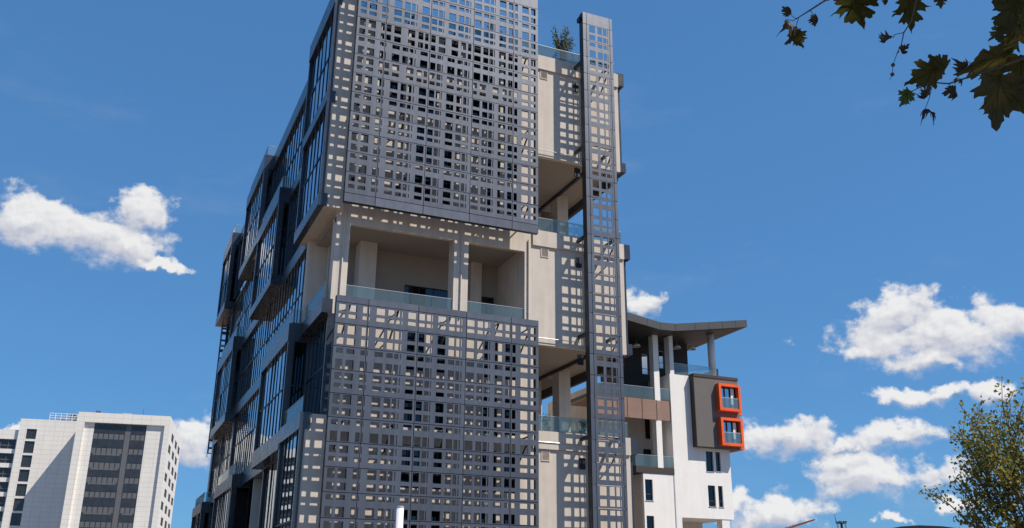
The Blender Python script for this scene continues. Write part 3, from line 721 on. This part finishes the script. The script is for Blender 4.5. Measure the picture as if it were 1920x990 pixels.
# ================================================================== small things
PO = root('street_pole', (6.36, 21.06, 0), 'smooth white street pole rising before the lower perforated screen', 'pole')
MB().lathe((6.36, 21.06, 0), [(.12, 0), (.12, .02), (.083, .02), (.083, 3.53)], 28).build('shaft', 'pole_white', PO, True)
MB().lathe((6.36, 21.06, 3.531), [(.087, 0), (.087, .03), (.06, .04)], 28).build('cap', 'alu', PO)
CR = root('construction_crane', (257, 306.5, 0), 'rusty red lattice crane jib far off on the horizon', 'crane')
m = MB(); a, b = Vector((250, 311, 27.5)), Vector((261.2, 303, 32.0)); d = (b-a)
for off in ((0, 0, 0), (0, 0, .9), (.5, .5, .45)):
    m.bar(a+Vector(off), b+Vector(off)*.3, .22)
for i in range(12): m.bar(a+d*(i/12), a+d*((i+.5)/12)+Vector((0, 0, .8*(1-i/14))), .12); m.bar(a+d*((i+.5)/12)+Vector((0, 0, .8*(1-i/14))), a+d*((i+1)/12), .12)
m.build('jib', 'crane', CR)
m = MB(); m.box(249, 251, 310, 312, 0, 28); m.build('tower', 'crane', CR)
MA = root('floodlight_mast', (201.3, 222.4, 0), 'dark mast with a ring of floodlights and an aerial on the skyline', 'mast')
c0 = Vector((201.3, 222.4, 0)); m = MB()
m.tube([c0, c0+Vector((0, 0, 23.9))], [.35, .22], 8); m.build('shaft', 'steel_dark', MA)
m = MB(); m.lathe(c0+Vector((0, 0, 23.2)), [(1.3, 0), (1.45, .12), (1.3, .25)], 14)
for k in range(6):
    t = k*math.pi/3; q = c0+Vector((1.3*math.cos(t), 1.3*math.sin(t), 23.3)); m.bar(q, q-Vector((0, 0, 3.4)), .12)
m.build('platform', 'steel_dark', MA)
for k in range(7):
    t = k*.9; q = c0+Vector((1.35*math.cos(t), 1.35*math.sin(t), 23.45)); MB().box(q.x-.22, q.x+.22, q.y-.16, q.y+.16, q.z, q.z+.42).build('floodlight', 'steel_dark', MA)
MB().tube([c0+Vector((-1.1, .9, 23.3)), c0+Vector((-1.25, 1.0, 26.0))], [.12, .04], 6).build('aerial', 'steel_dark', MA)
HA = root('distant_hall', (181, 174, 0), 'low far hall whose dark curved roof just clears the horizon', 'building')
ax = Vector((.72, -.69, 0)); ay = Vector((.69, .72, 0)); m = MB()
def hp(u, v, z): return tuple(Vector((180.3, 173.2, 0))+ax*u+ay*v+Vector((0, 0, z)))
prof = [(-14, 16.6), (-9, 17.9), (-4, 18.7), (0, 18.9), (5, 18.6), (10, 17.8), (15, 16.4)]
n = len(prof); m.add([hp(u, 0, z) for u, z in prof]+[hp(u, 14, z) for u, z in prof]+[hp(u, 0, z-.8) for u, z in prof]+[hp(u, 14, z-.8) for u, z in prof],
    [(i, i+1, i+1+n, i+n) for i in range(n-1)]+[(i+2*n, i+1+2*n, i+1, i) for i in range(n-1)]+[(i+1+3*n, i+3*n, i+n, i+n+1) for i in range(n-1)])
m.build('roof', 'roof_dark', HA)
m = MB(); vs = [hp(u, v, z) for z in (0, 16.2) for u, v in ((-13.5, .5), (14.5, .5), (14.5, 13.5), (-13.5, 13.5))]
m.add(vs, [(0,3,2,1),(4,5,6,7),(0,1,5,4),(1,2,6,5),(2,3,7,6),(3,0,4,7)]); m.build('wall', 'panel_grey', HA)

# ------------------------------------------------------------------ vegetation
def leaf_pts(rng, c, s, nrm=None):
    n = nrm or Vector((rng.gauss(0, 1), rng.gauss(0, 1), rng.gauss(.4, 1))).normalized()
    a = n.orthogonal().normalized(); a.rotate(Matrix.Rotation(rng.uniform(0, 6.28), 3, n)); b = n.cross(a)
    k = n*s*rng.uniform(.05, .2)
    return [c-a*s*.5, c-a*s*.1+b*s*.45+k, c+a*s*.12+b*s*.2, c+a*s*.55+k*.4, c+a*s*.12-b*s*.2, c-a*s*.1-b*s*.45+k]
def leafmass(rng, centers, per, spread, s0, s1):
    m = MB()
    for c in centers:
        for _ in range(per):
            p = c+Vector((rng.gauss(0, spread), rng.gauss(0, spread), rng.gauss(0, spread*.8)))
            m.add(leaf_pts(rng, p, rng.uniform(s0, s1)), [(0, 1, 2), (0, 2, 4), (2, 3, 4), (0, 4, 5)])
    return m
def grow(rng, m, p, d, L, r, depth, tips, up=.12, spread=.6, taper=.68, kids=(2, 3)):
    pts = [p]; rad = [r]; q = p.copy(); dd = d.copy(); n = 4
    for i in range(n):
        dd = (dd+Vector((rng.gauss(0, .10), rng.gauss(0, .10), rng.gauss(up*.5, .06)))).normalized(); q = q+dd*L/n
        pts.append(q.copy()); rad.append(r*(1-(1-taper)*(i+1)/n))
        if depth <= 2: tips.append((q.copy(), depth))
    m.tube(pts, rad, 6 if depth > 1 else 4, cap=False)
    if depth == 0: return
    for _ in range(rng.randint(*kids)):
        i = rng.randint(1, n); a = dd.orthogonal().normalized(); a.rotate(Matrix.Rotation(rng.uniform(0, 6.28), 3, dd))
        nd = (dd+a*rng.uniform(.35, 1)*spread*1.3+Vector((0, 0, up))).normalized()
        grow(rng, m, pts[i], nd, L*rng.uniform(.62, .82), rad[i]*.66, depth-1, tips, up, spread, taper, kids)
    nd = (dd+Vector((rng.gauss(0, .2), rng.gauss(0, .2), up))).normalized()
    grow(rng, m, pts[-1], nd, L*.78, rad[-1]*.9, depth-1, tips, up, spread, taper, kids)
# young street tree, lower right
rng = random.Random(21)
TX, TY = 23.95, 18.3
TR = root('street_tree', (TX, TY, 0), 'young green and rusty leaved street tree standing alone against white clouds', 'tree')
m = MB(); tips = []
m.tube([(TX, TY, 0), (TX-.08, TY+.05, 1.6), (TX-.12, TY+.1, 3.0)], [.15, .12, .10], 10, cap=False)
for d, L in (((-.22, .30, 1), 1.7), ((.25, -.2, 1), 1.7), ((-.75, .85, .75), 1.5), ((-.5, .75, .35), 1.3), ((-.35, .5, 1), 1.5), ((.45, .3, .9), 1.4), ((.1, -.6, .8), 1.3), ((-.05, .05, 1), 1.8)):
    grow(rng, m, Vector((TX-.12, TY+.1, 2.9+rng.uniform(-.5, .1))), Vector(d).normalized(), L*1.02, .06, 3, tips, up=.12, spread=.75)
m.build('trunk', 'bark', TR)
leafmass(rng, [p for p, dp in tips], 4, .13, .08, .145).build('crown', 'leaf_tree', TR)['kind'] = 'stuff'

# near plane tree overhead: trunk out of the picture on the right, one branch hanging into view
NT = root('plane_tree', (6.6, .5, 0), 'plane tree branch with large lobed leaves hanging into the sky overhead', 'tree')
tw = [[(6.6, .5, 0), (6.5, .55, 1.5), (6.3, .6, 3.2), (6.15, .7, 4.6), (5.9, .7, 6.2), (5.6, .6, 7.6)]]
m = MB(); m.tube(tw[0], [.22, .19, .17, .14, .10, .05], 12, cap=False); m.build('trunk', 'bark', NT)
limbs = [([(6.25, .65, 3.4), (5.3, 1.0, 3.85), (4.2, 1.4, 3.85), (3.5, 1.72, 3.72), (3.123, 1.927, 3.594), (2.947, 2.033, 3.516), (2.891, 2.067, 3.49), (2.788, 2.125, 3.454), (2.703, 2.174, 3.423), (2.648, 2.196, 3.427), (2.60, 2.215, 3.405), (2.565, 2.228, 3.385)],
          [.06, .045, .03, .015, .009, .006, .0045, .0035, .003, .0025, .002, .0015]),
         ([(6.2, .68, 4.4), (5.0, 1.1, 4.75), (3.8, 1.6, 4.5), (3.0, 1.9, 4.15), (2.59, 2.057, 3.848), (2.553, 2.105, 3.767), (2.544, 2.148, 3.665), (2.542, 2.159, 3.64), (2.522, 2.182, 3.601), (2.52, 2.2, 3.558), (2.51, 2.216, 3.528), (2.502, 2.235, 3.487), (2.505, 2.247, 3.454), (2.499, 2.258, 3.433)],
          [.055, .042, .028, .014, .007, .005, .003, .0028, .0024, .0018, .0015, .0012, .0012, .0008]),
         ([(3.0, 1.9, 4.15), (2.6, 2.05, 3.98), (2.393, 2.143, 3.847), (2.308, 2.215, 3.755), (2.235, 2.263, 3.711), (2.19, 2.295, 3.677), (2.155, 2.321, 3.652)], [.012, .008, .006, .005, .004, .003, .002]),
         ([(2.522, 2.182, 3.601), (2.492, 2.198, 3.594)], [.0018, .0012]),
         ([(3.0, 1.9, 4.15), (2.98, 1.97, 3.85), (2.96, 2.04, 3.72)], [.008, .005, .003])]
TW = []
for pts, rad in limbs:
    MB().tube(pts, rad, 7, cap=False).build('branch', 'bark', NT, True); TW += [Vector(p) for p in pts if p[0] < 3.3 and not (p[0] < 2.512 and p[2] < 3.5)]
for p in ((2.502, 2.235, 3.487), (2.505, 2.247, 3.454)):
    MB().lathe((p[0], p[1], p[2]-.0075), [(.001, 0), (.0045, .0015), (.007, .0045), (.0078, .0075), (.007, .0105), (.0045, .0135), (.001, .015)], 10).build('seed_ball', 'bark', NT, True)
OUT = [(0,-.5),(.10,-.42),(.30,-.50),(.26,-.36),(.48,-.30),(.36,-.20),(.52,-.06),(.70,.02),(.50,.08),(.56,.22),(.34,.14),(.22,.10),(.30,.26),(.46,.40),(.30,.40),(.26,.52),(.14,.46),(.10,.62),(0,.86)]
# lobed outline: right half listed base to tip, mirrored for the left
def teeth(rng, pts):
    out = [pts[0]]
    for (a, b), (c_, d) in zip(pts, pts[1:]):
        L = math.hypot(c_-a, d-b)
        if L > .12:
            t = rng.uniform(.35, .6); k = rng.uniform(-.05, .07)*L/.2
            out.append((a+(c_-a)*t+(d-b)/L*k, b+(d-b)*t-(c_-a)/L*k))
        out.append((c_, d))
    return out
def plane_leaf(rng, w, curl):
    half = teeth(rng, [(x*(1+rng.uniform(-.14, .14)), y+rng.uniform(-.04, .04)) for x, y in OUT]); half[0] = (0, -.42); half[-1] = (0, half[-1][1])
    left = teeth(rng, [(-x*(1+rng.uniform(-.16, .16)), y+rng.uniform(-.04, .04)) for x, y in [OUT[-1]]+OUT[-2:0:-1]])[1:]
    ring = half+left; n = len(ring); s = w/1.25
    ph = rng.uniform(0, 6.28); cu = curl
    def bend(x, y, k=1.):
        z = cu*(x*x*.9+.35*y*y)+.10*math.sin(5*x+ph)*abs(x)*(.4+cu)+.05*math.cos(7*y+ph)*cu
        if cu > .8: x = x*(1-.30*cu*abs(x)); y = y*(1-.18*cu*abs(y))
        return (x*s, y*s, z*s)
    vs = [bend(0, -.12)]+[bend(x*.5, -.12+(y+.12)*.5) for x, y in ring]+[bend(x, y) for x, y in ring]
    m = MB(); m.add(vs, [(0, 1+i, 1+(i+1) % n) for i in range(n)]+[(1+i, 1+n+i, 1+n+(i+1) % n, 1+(i+1) % n) for i in range(n)])
    return m, s
LEAVES = [(2.085,2.294,3.640,0.053,0.30),(2.085,2.285,3.585,0.079,2.90),(2.144,2.332,3.574,0.080,-2.80),(2.171,2.252,3.604,0.058,3.00),(2.207,2.192,3.666,0.063,2.90),(2.332,2.208,3.687,0.161,3.05),(2.591,2.197,3.735,0.138,3.20),(2.487,2.210,3.746,0.033,2.80),(2.508,2.248,3.606,0.060,2.30),(2.485,2.170,3.507,0.053,3.60),(2.636,2.096,3.718,0.049,3.10),(2.590,2.166,3.434,0.128,1.90),(2.613,2.123,3.458,0.079,0.70),(2.504,2.201,3.338,0.071,2.70),(2.592,2.183,3.352,0.079,3.30),(2.713,2.288,3.373,0.077,3.00),(2.801,2.172,3.514,0.082,2.20),(2.772,2.213,3.429,0.071,2.90),(2.887,2.116,3.548,0.230,2.50),(2.826,2.074,3.362,0.212,3.00),(2.903,2.062,3.375,0.139,3.50),(2.900,2.015,3.688,0.174,2.60),(2.938,2.048,3.623,0.142,2.70),(3.002,2.090,3.519,0.143,3.00),(2.911,2.084,3.650,0.072,2.00),(2.676,2.100,3.397,0.047,2.40),]
rl = random.Random(8)
DRY = {0: 1.5, 1: 1.6, 3: 2.0, 8: 1.8, 9: 2.2, 14: 1.7, 15: 1.8, 16: 1.4, 17: 1.8, 25: 1.9, 4: 1.2, 7: 1.6}
for i, (x, y, z, w, ang) in enumerate(LEAVES):
    curl = DRY.get(i, rl.uniform(.3, .6))
    lm, s = plane_leaf(rl, w, curl)
    mtl = 'leaf_dry' if i in DRY else ('leaf_fresh' if i == 13 else 'leaf_plane')
    q = Vector((x, y, z)); view = (Vector((0, 0, 1.6))-q).normalized()
    nrm = (view+Vector((rl.gauss(0, .34), rl.gauss(0, .34), rl.gauss(0, .34)))*(1 if i not in DRY else 1.8)).normalized()
    upv = Vector((0, 0, 1)); right = upv.cross(nrm).normalized(); upv = nrm.cross(right)
    rot = Matrix((right, upv, nrm)).transposed() @ Matrix.Rotation(ang, 3, 'Z')
    base = q+rot @ Vector((0, -.42*s, 0)); near = min(TW, key=lambda t: (t-base).length)
    k = len(lm.v); lm.v = [tuple(rot @ Vector(v)+q) for v in lm.v]
    if (near-base).length < .35:
        mid = (near+base)/2+Vector((0, 0, -.01)); lm.tube([near, mid, base, rot @ Vector((0, -.1*s, .004))+q], [.0016, .0013, .0012, .0006], 5)
    if curl < .8:
        def vein(pts, r0): lm.tube([rot @ Vector((x_*s, y_*s, curl*(x_*x_*.9+.35*y_*y_)*s+.0015))+q for x_, y_ in pts], [r0*(1-.8*i_/(len(pts)-1)) for i_ in range(len(pts))], 4)
        vein([(0, -.4), (0, 0), (0, .4), (0, .75)], .0022)
        for sg in (1, -1):
            vein([(0, -.36), (sg*.25, -.16), (sg*.58, .0)], .0017); vein([(0, -.3), (sg*.15, .02), (sg*.36, .33)], .0015); vein([(0, -.38), (sg*.2, -.34), (sg*.4, -.3)], .0013)
    lm.build('leaf', mtl, NT)
# its crown above, outside the picture, shading the hanging branch
rc = random.Random(5); cen = []
while len(cen) < 620:
    u = Vector((rc.uniform(-1, 1), rc.uniform(-1, 1), rc.uniform(-1, 1)))
    if u.length > 1: continue
    q = Vector((4.9, .3, 6.6))+Vector((u.x*3.2, u.y*2.6, u.z*1.9)); cen.append(q)
cm = leafmass(rc, cen, 9, .22, .12, .2); o = cm.build('crown', 'leaf_plane', NT); o['kind'] = 'stuff'

def shrub(name, loc, label, h, spread, n, seed, pot=True, leaf=(.07, .16), cat='shrub', group=None):
    rs = random.Random(seed); S = root(name, loc, label, cat, group); x, y, z = loc; z0 = z
    if pot:
        MB().lathe(loc, [(.26, 0), (.34, .5), (.37, .5), (.37, .56), (.31, .56), (.31, .48)], 16).build('pot', 'kerb', S); z0 = z+.46
    st = MB(); cs = []
    for k in range(n):
        t = rs.uniform(0, 6.28); r = rs.uniform(0, spread); top = Vector((x+r*math.cos(t), y+r*math.sin(t), z0+h*rs.uniform(.6, 1)))
        b = Vector((x+rs.uniform(-.1, .1), y+rs.uniform(-.1, .1), z0)); mid = b.lerp(top, .5)+Vector((0, 0, .1))
        st.tube([b, mid, top], [.02, .014, .005], 5, cap=False)
        for q in (.3, .45, .55, .65, .75, .85, .93, 1): cs.append(b.lerp(mid, q*2) if q < .5 else mid.lerp(top, q*2-1))
    st.build('stems', 'bark', S); leafmass(rs, cs, 4, .10, *leaf).build('foliage', 'leaf_shrub', S)['kind'] = 'stuff'
shrub('rooftop_tree', (31.9, 63.5, 44.62), 'airy potted tree on the roof terrace beside the tall perforated fin', 3.9, 1.35, 30, 1, cat='potted tree', leaf=(.1, .24))
shrub('rooftop_tree', (25.6, 64.6, 44.62), 'potted tree on the roof terrace glimpsed through the upper screen openings', 4.4, 1.0, 24, 2, cat='potted tree')
shrub('balcony_shrub', (29.3, 63.2, 28.80), 'leafy potted shrub behind the glass of the upper open loggia', 1.3, .5, 12, 3)
shrub('balcony_shrub', (30.0, 63.0, 13.13), 'leafy shrub in a pale pot on the lower open loggia', 1.0, .45, 12, 4)
shrub('balcony_shrub', (33.0, 62.9, 13.13), 'small spiky potted plant on the lower open loggia by the pier', .75, .35, 8, 6, leaf=(.05, .2))
for o in bpy.data.objects:
    if '_o' in o: del o['_o']
